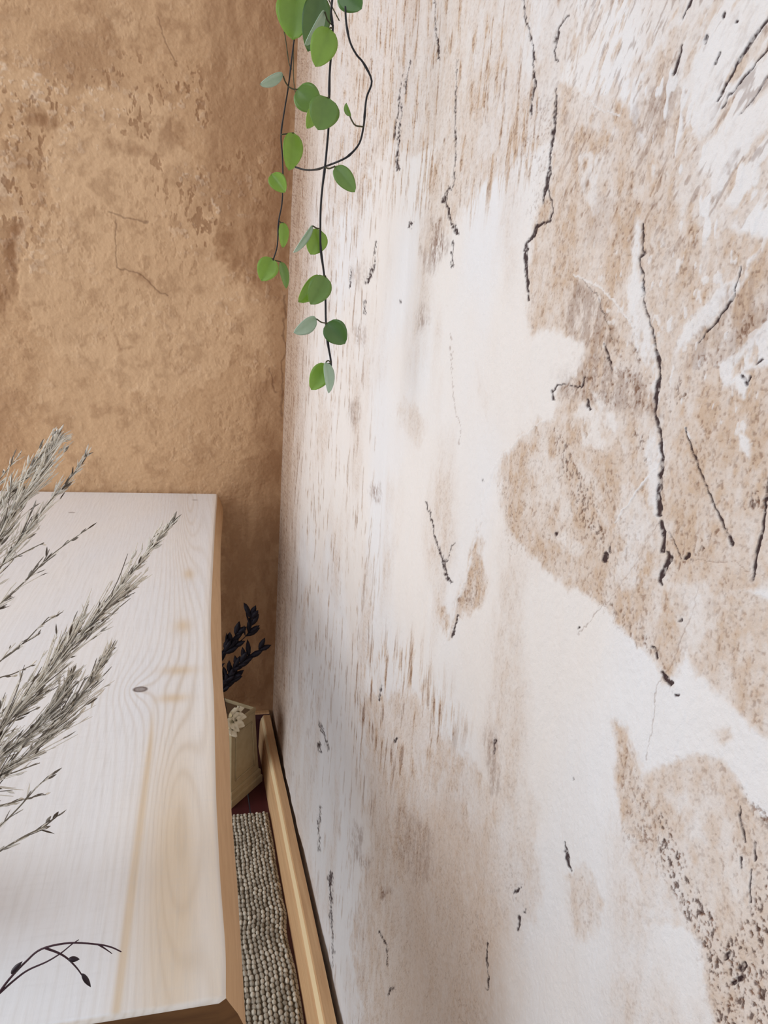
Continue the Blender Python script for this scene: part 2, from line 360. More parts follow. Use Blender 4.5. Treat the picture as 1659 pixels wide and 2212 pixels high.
    # --- cracks, scratches, nail lines (photo measurements, width in the same units)
    cr = [([(1383, 620), (1395, 680), (1408, 730), (1420, 790), (1415, 850), (1412, 890), (1420, 940), (1425, 1000), (1421, 1060), (1424, 1112)], [2, 2.5, 3, 4, 7, 5, 5, 7, 10, 9]),
          ([(1427, 1128), (1432, 1150), (1427, 1190)], [8, 9, 9]), ([(1436, 1190), (1445, 1206), (1430, 1235), (1424, 1250), (1430, 1262)], [3, 11, 10, 8, 2]),
          ([(1408, 735), (1422, 785), (1417, 830)], 2.5),
          ([(1393, 485), (1388, 530), (1392, 545), (1383, 560), (1388, 600), (1384, 640)], [4, 3, 4, 3, 3, 2]),
          ([(1198, 192), (1199, 220), (1194, 260), (1186, 320), (1180, 380), (1174, 440)], [2, 3, 3, 4, 5, 4]),
          ([(1188, 330), (1183, 400), (1193, 450), (1188, 480), (1160, 490), (1152, 510), (1137, 528), (1134, 560), (1139, 612), (1142, 650)], [2, 4, 3, 4, 7, 8, 6, 7, 6, 3]),
          ([(1128, -10), (1138, 40), (1154, 101), (1156, 185), (1149, 225), (1147, 246)], [3, 3, 3, 3, 4, 4]),
          ([(1220, 30), (1200, 60), (1196, 110), (1199, 130)], 3),
          ([(1477, 925), (1490, 970), (1535, 1070), (1570, 1150), (1583, 1172)], [2.5, 4, 3.5, 4, 9]),
          ([(1662, 1010), (1652, 1070), (1645, 1130), (1636, 1190), (1626, 1252)], [4, 5, 6, 6, 4]),
          ([(1662, 36), (1635, 70), (1600, 132), (1575, 180), (1553, 222)], [5, 5, 6, 4, 3]),
          ([(1662, 98), (1620, 150), (1585, 200), (1560, 236)], [3, 4, 3, 3]), ([(1662, 160), (1600, 250)], 2),
          ([(987, 130), (985, 221), (983, 330), (981, 400), (965, 415), (961, 432), (969, 450), (979, 485), (985, 505)], [1, 2, 2, 2, 3, 5, 3, 4, 5]),
          ([(978, 520), (977, 545), (979, 575)], [3, 3, 2]), ([(936, -5), (942, 60), (948, 95), (950, 128)], [2, 2, 3, 3]),
          ([(886, 130), (880, 165), (878, 200)], [2, 3, 2]), ([(870, 160), (862, 210), (860, 240), (852, 300)], [1, 2, 3, 2]), ([(868, 220), (866, 260), (856, 340), (858, 365)], [2, 2, 5, 6]),
          ([(888, 480), (884, 492)], 4), ([(863, 652), (864, 656)], 4), ([(812, 520), (806, 570), (795, 610)], [2, 3, 5]), ([(760, 580), (757, 620)], 3), ([(786, 650), (788, 680)], 2),
          ([(924, 1082), (940, 1150), (955, 1190), (965, 1230), (975, 1255)], [2, 3, 3, 3, 5]), ([(982, 1175), (965, 1215)], 2), ([(988, 1330), (975, 1375)], [3, 4]),
          ([(716, 1884), (716, 1900), (715, 1925)], [7, 8, 6]), ([(715, 1925), (717, 1960), (719, 2010), (719, 2090)], [5, 3, 2.5, 1.5]),
          ([(1212, 1820), (1219, 1845), (1229, 1878)], [4, 7, 4]), ([(1125, 1918), (1114, 1928)], [5, 3]), ([(1121, 1980), (1121, 2010)], [5, 3]), ([(1134, 1962), (1134, 1970)], 3),
          ([(819, 2015), (834, 2038), (838, 2085)], [3, 3, 2]), ([(848, 2130), (840, 2148)], 3), ([(1052, 2040), (1050, 2140)], 2.5), ([(825, 1480), (821, 1512)], 3.5), ([(856, 1595), (855, 1604)], 3.5),
          ([(692, 1560), (702, 1600), (707, 1620)], 2.5), ([(693, 1740), (689, 1790), (690, 1840)], [2, 3, 1.5]), ([(690, 1605), (692, 1622)], 4), ([(1073, 1598), (1075, 1625)], 3),
          ([(1255, 600), (1290, 640), (1310, 690), (1325, 745)], [0.5, 1, 1, .5]), ([(1305, 740), (1313, 760), (1322, 800)], [2, 4, 3]), ([(1262, 810), (1255, 835), (1240, 832), (1200, 830), (1190, 845), (1192, 860)], [4, 4, 2, 2, 4, 3]), ([(1265, 865), (1272, 885)], 5),
          ([(1635, 785), (1650, 775)], 4), ([(1605, 812), (1615, 830), (1622, 812)], [5, 5, 3]), ([(1600, 575), (1580, 640), (1545, 690), (1520, 720), (1505, 742)], [2, 4, 4, 3, 2]),
          ([(1303, 1195), (1302, 1210)], 9), ([(1314, 1182), (1313, 1190)], 6), ([(1199, 1150), (1200, 1153)], 6),
          ([(1408, 1400), (1418, 1425)], 5), ([(1432, 1455), (1450, 1478)], 7), ([(1463, 1500), (1465, 1502)], 5), ([(1233, 1680), (1233, 1682)], 4.5), ([(1470, 1338), (1469, 1342)], 4), ([(1241, 1355), (1241, 1358)], 3.5), ([(1043, 1038), (1043, 1040)], 3.5),
          ([(1598, 1745), (1607, 1820)], [3, 4]), ([(1600, 1850), (1603, 1875)], 3), ([(1630, 1820), (1635, 1860)], 3), ([(1625, 1880), (1620, 1950)], 3), ([(1568, 2068), (1575, 2060)], 9), ([(1600, 2095), (1608, 2085)], 12), ([(1580, 2125), (1600, 2115)], 9),
          ([(1488, 1195), (1480, 1208)], 7), ([(1445, 1150), (1470, 1210)], 2), ([(1565, 30), (1562, 36)], 8), ([(1595, 45), (1593, 50)], 4), ([(1530, 78), (1524, 92)], 5), ([(1558, 112), (1549, 140)], [5, 3]), ([(1500, 0), (1480, 40)], 4), ([(1478, 95), (1460, 160)], [3, 6])]
    for pts, w in cr:
        w = [q*(1.15 if np.isscalar(w) else 1.15) for q in (w if not np.isscalar(w) else [w]*len(pts))]
        msk = line_mask(U2, V2, pts, w, 2.2); Dk = np.maximum(Dk, msk*np.clip(.35+1.3*sst(.2, .6, fine), 0, 1)); Hh -= msk*.00045
    hair = [[(1510, 1265), (1490, 1330), (1470, 1370), (1455, 1430), (1425, 1480), (1408, 1560), (1397, 1640)], [(1500, 1213), (1530, 1210), (1560, 1216), (1590, 1210), (1612, 1232), (1659, 1248)],
            [(970, 720), (975, 790), (980, 880), (995, 920), (992, 960)], [(1420, 1130), (1340, 1260), (1240, 1370)]]
    for pts in hair:
        msk = line_mask(U2, V2, pts, 1.3, 2.0); D = np.maximum(D, msk*.6); Hh -= msk*.0002
    ridge = [[(1178, 905), (1120, 950), (1062, 1010), (1046, 1070), (1035, 1130), (1010, 1230), (990, 1290), (960, 1395)], [(1418, 1000), (1370, 1070), (1330, 1130)], [(1240, 590), (1300, 625), (1340, 665), (1380, 730)], [(1250, 200), (1300, 240), (1340, 250)], [(1475, 925), (1490, 950)]]
    for pts in ridge:
        msk = line_mask(U2, V2, pts, 4, 3.0); Wt = np.maximum(Wt, msk*.9); Hh += msk*.0002
    low = poly_mask(u+wx*60, v+wy*60, [(840, 1760), (960, 1700), (1090, 1820), (1110, 2000), (1060, 2300), (800, 2300), (850, 2050)], 60)  # broad soft shade low on the wall, painted in along with the clay
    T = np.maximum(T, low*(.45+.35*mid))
    # --- put together
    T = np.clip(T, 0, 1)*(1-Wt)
    D = np.clip(D, 0, 1)*(1-.85*Wt); Dk = np.clip(Dk, 0, 1)
    A = sst(.35, .65, fbm(y*9, z*6, 3, 231))*.6*(1-T)
    A = np.maximum(A, .9*sst(-40, 40, 60-np.abs(u-(640+(v-1200)*.06+40)))*sst(1200, 1500, v))  # cool strip: daylight sheen above the skirting painted into the pigment
    Hh += Wt*.00022 - T*.00022 - G*pits*.00055 - G*pits2*.00035 + (mid-.5)*.0010 + (fine-.5)*.00045 + (big-.5)*.006
    Hh += (streak-.5)*up*.0012
    bow = np.exp(-((y-1.12)/.13)**2)*sst(.9, .5, z)*.004
    Hh += bow
    Hh *= sst(-.02, .05, Y0-y)
    P[:, 0] = X0-Hh
    P[:, 0] = np.where(z < .075, np.maximum(P[:, 0], X0-.0005), P[:, 0])
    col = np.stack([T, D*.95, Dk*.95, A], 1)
    mat = plaster_mat('pale_clay_plaster', (222, 215, 209), (219, 219, 221), (194, 170, 148), (124, 92, 72), (44, 20, 22))
    f = grid_faces(n, K)
    # thickness behind the face, so that the wall is a solid
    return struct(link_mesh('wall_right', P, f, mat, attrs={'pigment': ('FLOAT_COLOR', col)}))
build_right_wall()

# ================================================================== BACK WALL
def build_back_wall():
    xs = np.concatenate([np.linspace(-1.8, -.42, 20)[:-1], np.linspace(-.42, X0+.012, 620)])
    zs = np.concatenate([np.linspace(0, .05, 3)[:-1], np.linspace(.05, 1.5, 1150), np.linspace(1.5, 2.5, 20)[1:]])
    X, Z = np.meshgrid(xs, zs, indexing='ij'); x = X.ravel(); z = Z.ravel()
    P = np.stack([x, np.full(x.shape, Y0), z], 1); u, v = project(P)
    wx = fbm(x*38, z*38, 4, 311, .62)-.5; wy = fbm(x*38, z*38, 4, 331, .62)-.5
    U = u+wx*60; V = v+wy*60; U2 = u+wx*20; V2 = v+wy*20
    big = fbm(x*7, z*7, 4, 341); mid = fbm(x*45, z*45, 4, 351, .6); fine = fbm(x*240, z*240, 3, 361, .6)
    T = sst(.35, .7, big)*.35; D = np.zeros(x.shape); L = D.copy(); A = D.copy()
    lightp = [([(90, 330), (200, 190), (330, 200), (380, 270), (400, 330), (440, 380), (480, 470), (470, 540), (490, 590), (570, 650), (580, 740), (500, 760), (470, 830), (330, 860), (120, 760), (40, 650), (60, 560), (110, 440)], .85),
              ([(0, 140), (90, 150), (120, 210), (60, 240), (0, 230)], .7), ([(0, 260), (40, 280), (40, 470), (0, 490)], .5), ([(220, 20), (290, 10), (290, 90), (250, 80)], .5),
              ([(330, 100), (420, 60), (430, 180), (360, 200)], .25), ([(490, 590), (580, 640), (590, 780), (520, 800)], .45), ([(100, 750), (400, 800), (420, 1060), (80, 1060)], .35)]
    for p, a in lightp: L = np.maximum(L, a*poly_mask(U, V, p, 7))
    darkp = [([(450, -20), (640, -20), (630, 560), (590, 660), (500, 600), (480, 480), (440, 350), (450, 180)], .48), ([(-20, 470), (50, 480), (40, 620), (0, 700), (-20, 700)], .8), ([(70, 240), (120, 250), (115, 290), (60, 270)], .75),
             ([(165, 315), (200, 300), (190, 330), (165, 340)], .6), ([(480, 490), (590, 470), (600, 620), (540, 620), (480, 560)], .65), ([(90, 60), (250, 80), (270, 190), (90, 180)], .4), ([(200, -20), (240, 60), (270, 190), (200, 170), (190, 60)], .4),
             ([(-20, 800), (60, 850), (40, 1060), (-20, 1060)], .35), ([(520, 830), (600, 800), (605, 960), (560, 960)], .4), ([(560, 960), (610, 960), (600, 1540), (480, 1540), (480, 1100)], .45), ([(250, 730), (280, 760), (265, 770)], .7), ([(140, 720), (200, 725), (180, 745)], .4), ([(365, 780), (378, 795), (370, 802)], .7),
             ([(230, 300), (330, 320), (345, 280), (380, 260), (400, 300), (340, 340), (260, 335)], .55), ([(270, 570), (330, 600), (355, 620), (345, 630), (290, 600)], .6), ([(400, 370), (460, 380), (480, 470), (430, 440)], .45), ([(150, 490), (170, 500), (160, 515)], .6), ([(0, 620), (20, 640), (15, 700)], .6)]
    vst = sst(.30, .62, fbm(x*70, z*22, 4, 397, .6))
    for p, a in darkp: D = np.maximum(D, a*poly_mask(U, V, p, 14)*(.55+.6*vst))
    pal = [([(70, 140), (95, 155), (75, 170)], .9), ([(50, 190), (80, 185), (70, 205), (105, 215), (60, 220)], .6), ([(0, 140), (14, 148), (0, 160)], .9), ([(0, 360), (25, 370), (15, 440), (0, 440)], .5), ([(40, 400), (60, 480), (50, 580), (30, 580)], .3)]
    for p, a in pal: A = np.maximum(A, a*poly_mask(U, V, p, 5))
    rim = fbm(x*110, z*110, 3, 371, .6)
    speck = sst(.60, .68, rim)*sst(.42, .62, fbm(x*14, z*14, 3, 381))
    speck2 = sst(.60, .66, fbm(x*120+5, z*70, 3, 391, .6))*sst(.45, .6, fbm(x*12+3, z*12, 3, 395))
    band = poly_mask(u, v, [(-40, 120), (420, 120), (620, 400), (600, 820), (480, 640), (300, 330), (120, 330), (60, 640), (-40, 640)], 60)
    A = np.maximum(A, speck*(.12+.5*band)); D = np.maximum(D, speck2*(.2+.5*band))
    D = np.maximum(D, sst(.5, .75, mid)*.35)
    lines = [([(232, 462), (270, 468), (318, 482)], 3), ([(342, 40), (360, 90), (380, 130), (385, 132)], 2.5), ([(252, 470), (250, 530), (255, 580), (300, 590), (360, 640)], 3), ([(580, 790), (590, 830), (600, 850)], 3), ([(615, 640), (613, 740), (608, 900)], 4)]
    dk = np.zeros(x.shape)
    for p, w in lines: dk = np.maximum(dk, line_mask(U2, V2, p, w, 3)*.45)
    T = np.clip(.45-.45*L+T*.5, 0, 1)
    h = L*.0008+A*.0008-D*.0006-dk*.001+(mid-.5)*.003+(fine-.5)*.0006+(speck-speck2)*.0003+(big-.5)*.006
    P[:, 1] = Y0-h*sst(X0+.01, X0-.04, x)-.0*x
    P[:, 1] = np.where(z < .08, Y0, P[:, 1])
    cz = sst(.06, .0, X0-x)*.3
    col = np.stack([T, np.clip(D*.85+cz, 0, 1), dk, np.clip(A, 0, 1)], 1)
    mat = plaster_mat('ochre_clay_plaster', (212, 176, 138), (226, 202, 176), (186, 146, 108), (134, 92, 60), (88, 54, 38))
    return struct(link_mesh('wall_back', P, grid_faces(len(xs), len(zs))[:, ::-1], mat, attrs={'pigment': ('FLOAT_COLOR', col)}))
build_back_wall()

# ================================================================== FLOOR, SKIRTING
m_floor, nt, b = new_mat('dark_red_floorboards', (74, 30, 36), .45, .4)
nz = noise(nt, 6, 5, .6, stretch=(14, 1, 1)); nt.links.new(mixc(nt, nz, lin((46, 18, 24)), lin((92, 40, 44))), b.inputs['Base Color'])
v = []; f = []
for i in range(24):
    x0 = -1.8+i*.0835; x1 = x0+.0815; o = len(v)
    for (xx, zz) in ((x0, -.02), (x0, -.001), (x0+.001, 0), (x1-.001, 0), (x1, -.001), (x1, -.02)):
        v += [(xx, -1.2, zz), (xx, Y0+.02, zz)]
    for k in range(5): f.append((o+2*k, o+2*k+1, o+2*k+3, o+2*k+2)[::-1])
    f.append((o+10, o+11, o+1, o)[::-1])
struct(link_mesh('floor', v, f, m_floor, smooth=False))

m_pine, nt, b = new_mat('waxed_pine', (206, 168, 124), .5, .35)
nz = noise(nt, 9, 6, .65, stretch=(22, 1, 22)); n3 = noise(nt, 30, 3, .6, stretch=(14, .7, 14))
c = mixc(nt, mth(nt, 'MULTIPLY', mth(nt, 'SUBTRACT', nz, .35), 2.4, True), lin((222, 184, 138)), lin((196, 150, 108)))
c = mixc(nt, mth(nt, 'MULTIPLY', mth(nt, 'SUBTRACT', n3, .66), 6., True), c, lin((140, 96, 60)))
nt.links.new(c, b.inputs['Base Color']); bump(nt, b, nz, .0006, .3)
m_pinelt, nt, b = new_mat('pine_painted_highlight', (238, 214, 170), .45, .4)  # paler pine paints the bright highlight along the skirting bevel
# right skirting: profile in (x, z) swept along y
def sweep(name, prof, path_axis, a, bb, mats, midx, seg=60, wob=0.0):
    vs = []; ss = np.linspace(a, bb, seg)
    for s in ss:
        w = wob*(vn(np.array([s*9.]), np.array([.3]), 5)[0]-.5)
        for (p, z) in prof: vs.append((p+w, s, z) if path_axis == 'y' else (s, p+w, z))
    k = len(prof); fs = []; mi = []
    for i in range(seg-1):
        for j in range(k):
            q = (i*k+j, i*k+(j+1) % k, (i+1)*k+(j+1) % k, (i+1)*k+j)
            fs.append(q if path_axis == 'x' else q[::-1]); mi.append(midx[j])
    fs.append(tuple(range(k))); fs.append(tuple((seg-1)*k+j for j in range(k))[::-1]); mi += [0, 0]
    return struct(link_mesh(name, vs, fs, mats=mats, midx=mi, smooth=False))
SX = .1755
prof = [(SX, 0.0), (SX, .0705), (SX-.0125, .0712), (SX-.0145, .0700), (SX-.0165, .0660), (SX-.0185, .0630), (SX-.0205, .0560), (SX-.0220, .0), ]
sweep('baseboard_right', prof, 'y', -1.2, Y0-.0226, [m_pine, m_pinelt], [0, 0, 0, 1, 1, 0, 0, 0], 80, .0012)
profb = [(Y0-.001, 0.0), (Y0-.001, .0705), (Y0-.012, .0712), (Y0-.0150, .0690), (Y0-.0185, .0610), (Y0-.0215, .0)]
m_dkshade, nt, b = new_mat('maroon_board_shade', (70, 34, 40), .5, .3)  # shade on the back skirting's face, painted in as dark maroon
sweep('baseboard_back', profb, 'x', -1.8, SX-.0005, [m_pine, m_dkshade], [0, 0, 0, 1, 1, 0], 30)

# ================================================================== RUG
def build_rug():
    xr = .1500
    xs = np.concatenate([np.linspace(-.75, -.03, 30)[:-1], np.linspace(-.03, xr, 300)])
    ys = np.concatenate([np.linspace(-.5, .45, 60)[:-1], np.linspace(.45, 1.183, 1000)])
    X, Y = np.meshgrid(xs, ys, indexing='ij'); x = X.ravel(); y = Y.ravel()
    x2 = x+(fbm(x*60, y*40, 3, 401)-.5)*.003; y2 = y+(fbm(x*60, y*60, 3, 411)-.5)*.004
    px, py = .0066, .0088
    col = np.floor(x2/px); fx = (x2/px-col)-.5
    off = _h(col, col*0, 7)
    rowv = y2/py+off; row = np.floor(rowv); fy = rowv-row-.5
    amp = .55+.45*_h(col, row, 9); jx = (_h(col, row, 13)-.5)*.3
    r = ((fx-jx)/.46)**2+(fy/.50)**2
    hgt = np.sqrt(np.clip(1-r, 0, 1))
    fib = fbm(x*1400, y*900, 2, 421)
    h = .005+hgt*amp*.0042+(fib-.5)*.0009
    tint = np.clip(.25+.75*_h(col, row, 17)*.8+.2*fib, 0, 1)*sst(0, .5, hgt)
    ed = np.minimum(sst(0, .006, xr-x), sst(0, .006, 1.183-y))
    z = np.maximum(h*ed, .001)
    wob = (fbm(y*18, y*0+2, 2, 431)-.5)*.006
    P = np.stack([x+wob*sst(.0, .12, x), y, z], 1)
    m, nt, b = new_mat('looped_wool_sisal', (170, 160, 140), .95, .1)
    a = node(nt, 'ShaderNodeAttribute', attribute_name='tint')
    n = noise(nt, 900, 2, .6)
    c = mixc(nt, a.outputs['Fac'], lin((84, 74, 60)), lin((232, 226, 210)))
    c = mixc(nt, mth(nt, 'MULTIPLY', n, .35), c, lin((120, 108, 88)))
    nt.links.new(c, b.inputs['Base Color'])
    o = link_mesh('rug', P, grid_faces(len(xs), len(ys))[:, ::-1], m, attrs={'tint': ('FLOAT', tint)})
    tag(o, 'grey beige looped wool rug on the floor beside the pine skirting', 'rug')
build_rug()

# ================================================================== BENCH
def build_bench():
    te = [(470, 1068), (465, 1130), (461, 1200), (456, 1300), (455, 1374), (458, 1440), (462, 1500), (463, 1550), (464, 1606), (467, 1725), (475, 1886), (484, 2000), (489, 2060), (487, 2150)]
    be = [(483, 1110), (478, 1180), (477, 1246), (479, 1350), (481, 1440), (484, 1515), (491, 1550), (497, 1590), (501, 1745), (508, 1840), (516, 1931), (532, 2209)]
    TH = .030
    A = np.array([on_plane(u_, v_, 2, TOP) for u_, v_ in te]); B = np.array([on_plane(u_, v_, 2, TOP-TH) for u_, v_ in be])
    A = A[np.argsort(A[:, 1])]; B = B[np.argsort(B[:, 1])]
    yb = Y0-.008; yf = A[0, 1]
    xl = -.455
    NY, NX = 900, 420
    s = np.linspace(0, 1, NY); y = yf+(yb-yf)*s
    xe = np.interp(y, A[:, 1], A[:, 0]); xe = np.convolve(np.pad(xe, 12, 'edge'), np.ones(25)/25, 'valid')
    xbm = np.interp(y, B[:, 1], B[:, 0]); xbm = np.convolve(np.pad(xbm, 12, 'edge'), np.ones(25)/25, 'valid')
    xbm = np.maximum(xbm, xe+.001)
    xbm = np.minimum(xbm, xe+.02)
    tt = np.linspace(0, 1, NX)**.7
    X = xe[None, :]-.0025+(xl-xe[None, :])*(1-tt[::-1])[:, None] if False else (xl+(xe[None, :]-.0025-xl)*tt[:, None])
    Yg = np.repeat(y[None, :], NX, 0)
    x = X.ravel(); yy = Yg.ravel()
    # growth-ring field: lines run along the board and swerve round cathedrals and the knot
    def loc(u_, v_): p = on_plane(u_, v_, 2, TOP); return p[0], p[1]
    ph = x/.0068 + (fbm(x*9, yy*1.6, 3, 501)-.5)*5.0
    def bumpf(cx, cy, sx, sy, amp): return amp*np.exp(-((x-cx)/sx)**2-((yy-cy)/sy)**2)
    ax, ay = loc(400, 1190); ph += bumpf(loc(405, 1085)[0], loc(405, 1085)[1], .020, .36, 7.5)
    bx, by = loc(375, 1790); ph += bumpf(bx, by, .017, .13, 5.0)
    kx, ky = loc(303, 1489)
    rk = np.sqrt(((x-kx)/.012)**2+((yy-ky)/.020)**2)
    ph += 4.0*np.exp(-rk*.55)*np.sign(1)
    ring = ph
    strength = np.clip(.08+.42*np.exp(-((x-ax)/.034)**2)*(.35+fbm(x*40, yy*9, 2, 521))+.5*np.exp(-rk*.35), 0, 1)
    # ochre heartwood stripes
    warm = .95*np.exp(-((x-bx-.0)/.022)**2)*np.exp(-((yy-by+.05)/.16)**2)+.15*np.exp(-((x-ax)/.02)**2)
    for (u_, v_, s1_, s2_) in ((408, 1240, .007, .022), (395, 1352, .009, .020), (385, 1448, .016, .010), (372, 1508, .013, .008)):
        qx, qy = loc(u_, v_); warm = warm+.8*np.exp(-((x-qx)/s1_)**2-((yy-qy)/s2_)**2)
    warm = warm+sst(.012, .0, xe[None, :].repeat(NX, 0).ravel()-x)*.5
    jx = np.interp(yy, [loc(245, 2192)[1], loc(322, 1606)[1]], [loc(245, 2192)[0], loc(322, 1606)[0]])
    warm += .9*np.exp(-((x-jx-.001)/.0022)**2)*sst(.62, .5, yy)
    knot = sst(1.0, .72, np.sqrt(((x-kx)/.0072)**2+((yy-ky)/.0062)**2))
    knotr = knot*sst(.35, .8, np.sqrt(((x-kx)/.0072)**2+((yy-ky)/.0062)**2))
    sp = np.zeros(x.shape)
    for (u_, v_) in ((421, 1080), (155, 1107)):
        qx, qy = loc(u_, v_); sp = np.maximum(sp, sst(1, .5, np.sqrt(((x-qx)/.007)**2+((yy-qy)/.006)**2))*.5)
    zz = TOP-.0002*np.sin(ring*2*np.pi)*0-.0006*knotr*0
    zz = zz+(fbm(x*900, yy*40, 3, 511)-.5)*.0002
    V_ = [np.stack([x, yy, zz], 1)]
    midx = []
    F_ = [grid_faces(NX, NY)[:, ::-1]]; midx += [0]*len(F_[0])
    ringA = [ring]; 
    grain = np.stack([np.clip(strength, 0, 1), np.clip(warm, 0, 1), np.clip(np.maximum(knot*.7+knotr*.3, sp), 0, 1), np.ones(x.shape)], 1)
    # rim: perimeter walked counter-clockwise
    I = np.arange(NX*NY).reshape(NX, NY)
    per = np.concatenate([I[:-1, 0], I[-1, :-1], I[:0:-1, -1], I[0, :0:-1]])
    pp = V_[0][per]; npn = len(per)
    bott = pp.copy()
    outn = np.zeros((npn, 2)); c1 = NX-1; c2 = c1+NY-1; c3 = c2+NX-1
    outn[:c1] = (0, -1); outn[c1:c2] = (1, 0); outn[c2:c3] = (0, 1); outn[c3:] = (-1, 0)
    grow = np.zeros(npn); grow[c1:c2] = (xbm-xe)[:-1]
    offs = 0; base = NX*NY; rows = [per]
    steps = [(.0012, .0005, 0), (.0022, .0018, .03), (.0026, .0050, .15), (.0028, .0120, .5), (.0026, TH*.75, .9), (.0018, TH-.001, 1.), (.0, TH, 1.)]
    for (o_, d_, g_) in steps:
        q = pp.copy(); q[:, :2] += outn*(o_+(grow*g_)[:, None]); q[:, 2] = TOP-d_
        q[c2:c3, 1] = np.minimum(q[c2:c3, 1], Y0-.004)
        V_.append(q); rows.append(np.arange(base, base+npn)); base += npn
        ringA.append(ring[per]+d_*160); gr = grain[per].copy(); gr[:, 2] = 0; gr[:, 1] = np.clip(.6+d_*20, 0, 1); gr[:, 0] = .5; grain = np.vstack([grain, gr])
    for a_, b_ in zip(rows[:-1], rows[1:]):
        q = np.stack([a_, b_, np.roll(b_, -1), np.roll(a_, -1)], 1); F_.append(q)
    midx += [0]*npn+[0]*npn+([2]*c1+[1]*(npn-c1))*(len(steps)-2)
    faces = [tuple(r) for r in np.vstack(F_)]+[tuple(rows[-1][::-1])]; midx.append(1)
    m, nt, b = new_mat('limewashed_pine', (232, 228, 222), .33, .9)
    ga = node(nt, 'ShaderNodeAttribute', attribute_name='grain'); ra = node(nt, 'ShaderNodeAttribute', attribute_name='ring')
    sp_ = node(nt, 'ShaderNodeSeparateColor'); nt.links.new(ga.outputs['Color'], sp_.inputs[0])
    s1 = mth(nt, 'SINE', mth(nt, 'MULTIPLY', ra.outputs['Fac'], 6.2832))
    s1 = mth(nt, 'POWER', mth(nt, 'ADD', mth(nt, 'MULTIPLY', s1, .5), .5), 3.0)
    nf = noise(nt, 16, 5, .6, stretch=(30, 1.5, 1)); nb = noise(nt, 5, 3, .5, stretch=(3, 1, 1)); nx_ = noise(nt, 60, 3, .5, stretch=(1, 6, 1))
    c = mixc(nt, nb, lin((243, 241, 238)), lin((232, 237, 244)))
    c = mixc(nt, mth(nt, 'MULTIPLY', sp_.outputs[1], .8), c, lin((218, 196, 164)))
    gfac = mth(nt, 'MULTIPLY', mth(nt, 'MULTIPLY', s1, sp_.outputs[0]), .55)
    c = mixc(nt, gfac, c, lin((190, 170, 144)))
    c = mixc(nt, mth(nt, 'MULTIPLY', mth(nt, 'SUBTRACT', nf, .5), 1.0, True), c, lin((196, 192, 186)))
    c = mixc(nt, mth(nt, 'MULTIPLY', mth(nt, 'SUBTRACT', nx_, .52), .5, True), c, lin((206, 206, 206)))
    c = mixc(nt, sp_.outputs[2], c, lin((92, 82, 84)))
    nt.links.new(c, b.inputs['Base Color']); bump(nt, b, nf, .0004, .35)
    m2, nt, b = new_mat('raw_pine_side', (196, 160, 120), .7, .2)
    nf = noise(nt, 10, 5, .6, stretch=(4, 2, 30))
    nt.links.new(mixc(nt, nf, lin((212, 176, 136)), lin((178, 140, 102))), b.inputs['Base Color'])
    m3, nt, b = new_mat('end_grain_painted_shade', (112, 80, 52), .8, .1)  # shade on the bench's front end painted into a browner wood
    ne = noise(nt, 30, 4, .6, stretch=(1, 1, 7)); nt.links.new(mixc(nt, ne, lin((128, 92, 58)), lin((74, 50, 34))), b.inputs['Base Color'])
    root = thing('bench', ((xl+.05)/2, (yb+yf)/2, 0), 'limewashed pine bench with wavy live edge, dark knot and ochre grain', 'bench')
    link_mesh('bench_top', np.vstack(V_), faces, parent=root, mats=[m, m2, m3], midx=midx, attrs={'ring': ('FLOAT', np.concatenate(ringA)), 'grain': ('FLOAT_COLOR', grain)})
    for (lx, ly) in ((xl+.04, yf+.10), (xl+.05, yb-.06), (-.045, yf+.10), (-.045, yb-.06)):
        mb = MB(); w0, w1 = .024, .017; vs = []
        for (zc, w) in ((.0055, w1), (.02, w1+.001), (TOP-TH-.0002, w0)):
            vs += [(lx-w, ly-w, zc), (lx+w, ly-w, zc), (lx+w, ly+w, zc), (lx-w, ly+w, zc)]
        fs = [(3, 2, 1, 0), (8, 9, 10, 11)]+[(r*4+k, r*4+(k+1) % 4, r*4+4+(k+1) % 4, r*4+4+k) for r in range(2) for k in range(4)]
        mb.add(vs, fs); mb.build('leg', m2, root, smooth=False)
    return xe
build_bench()

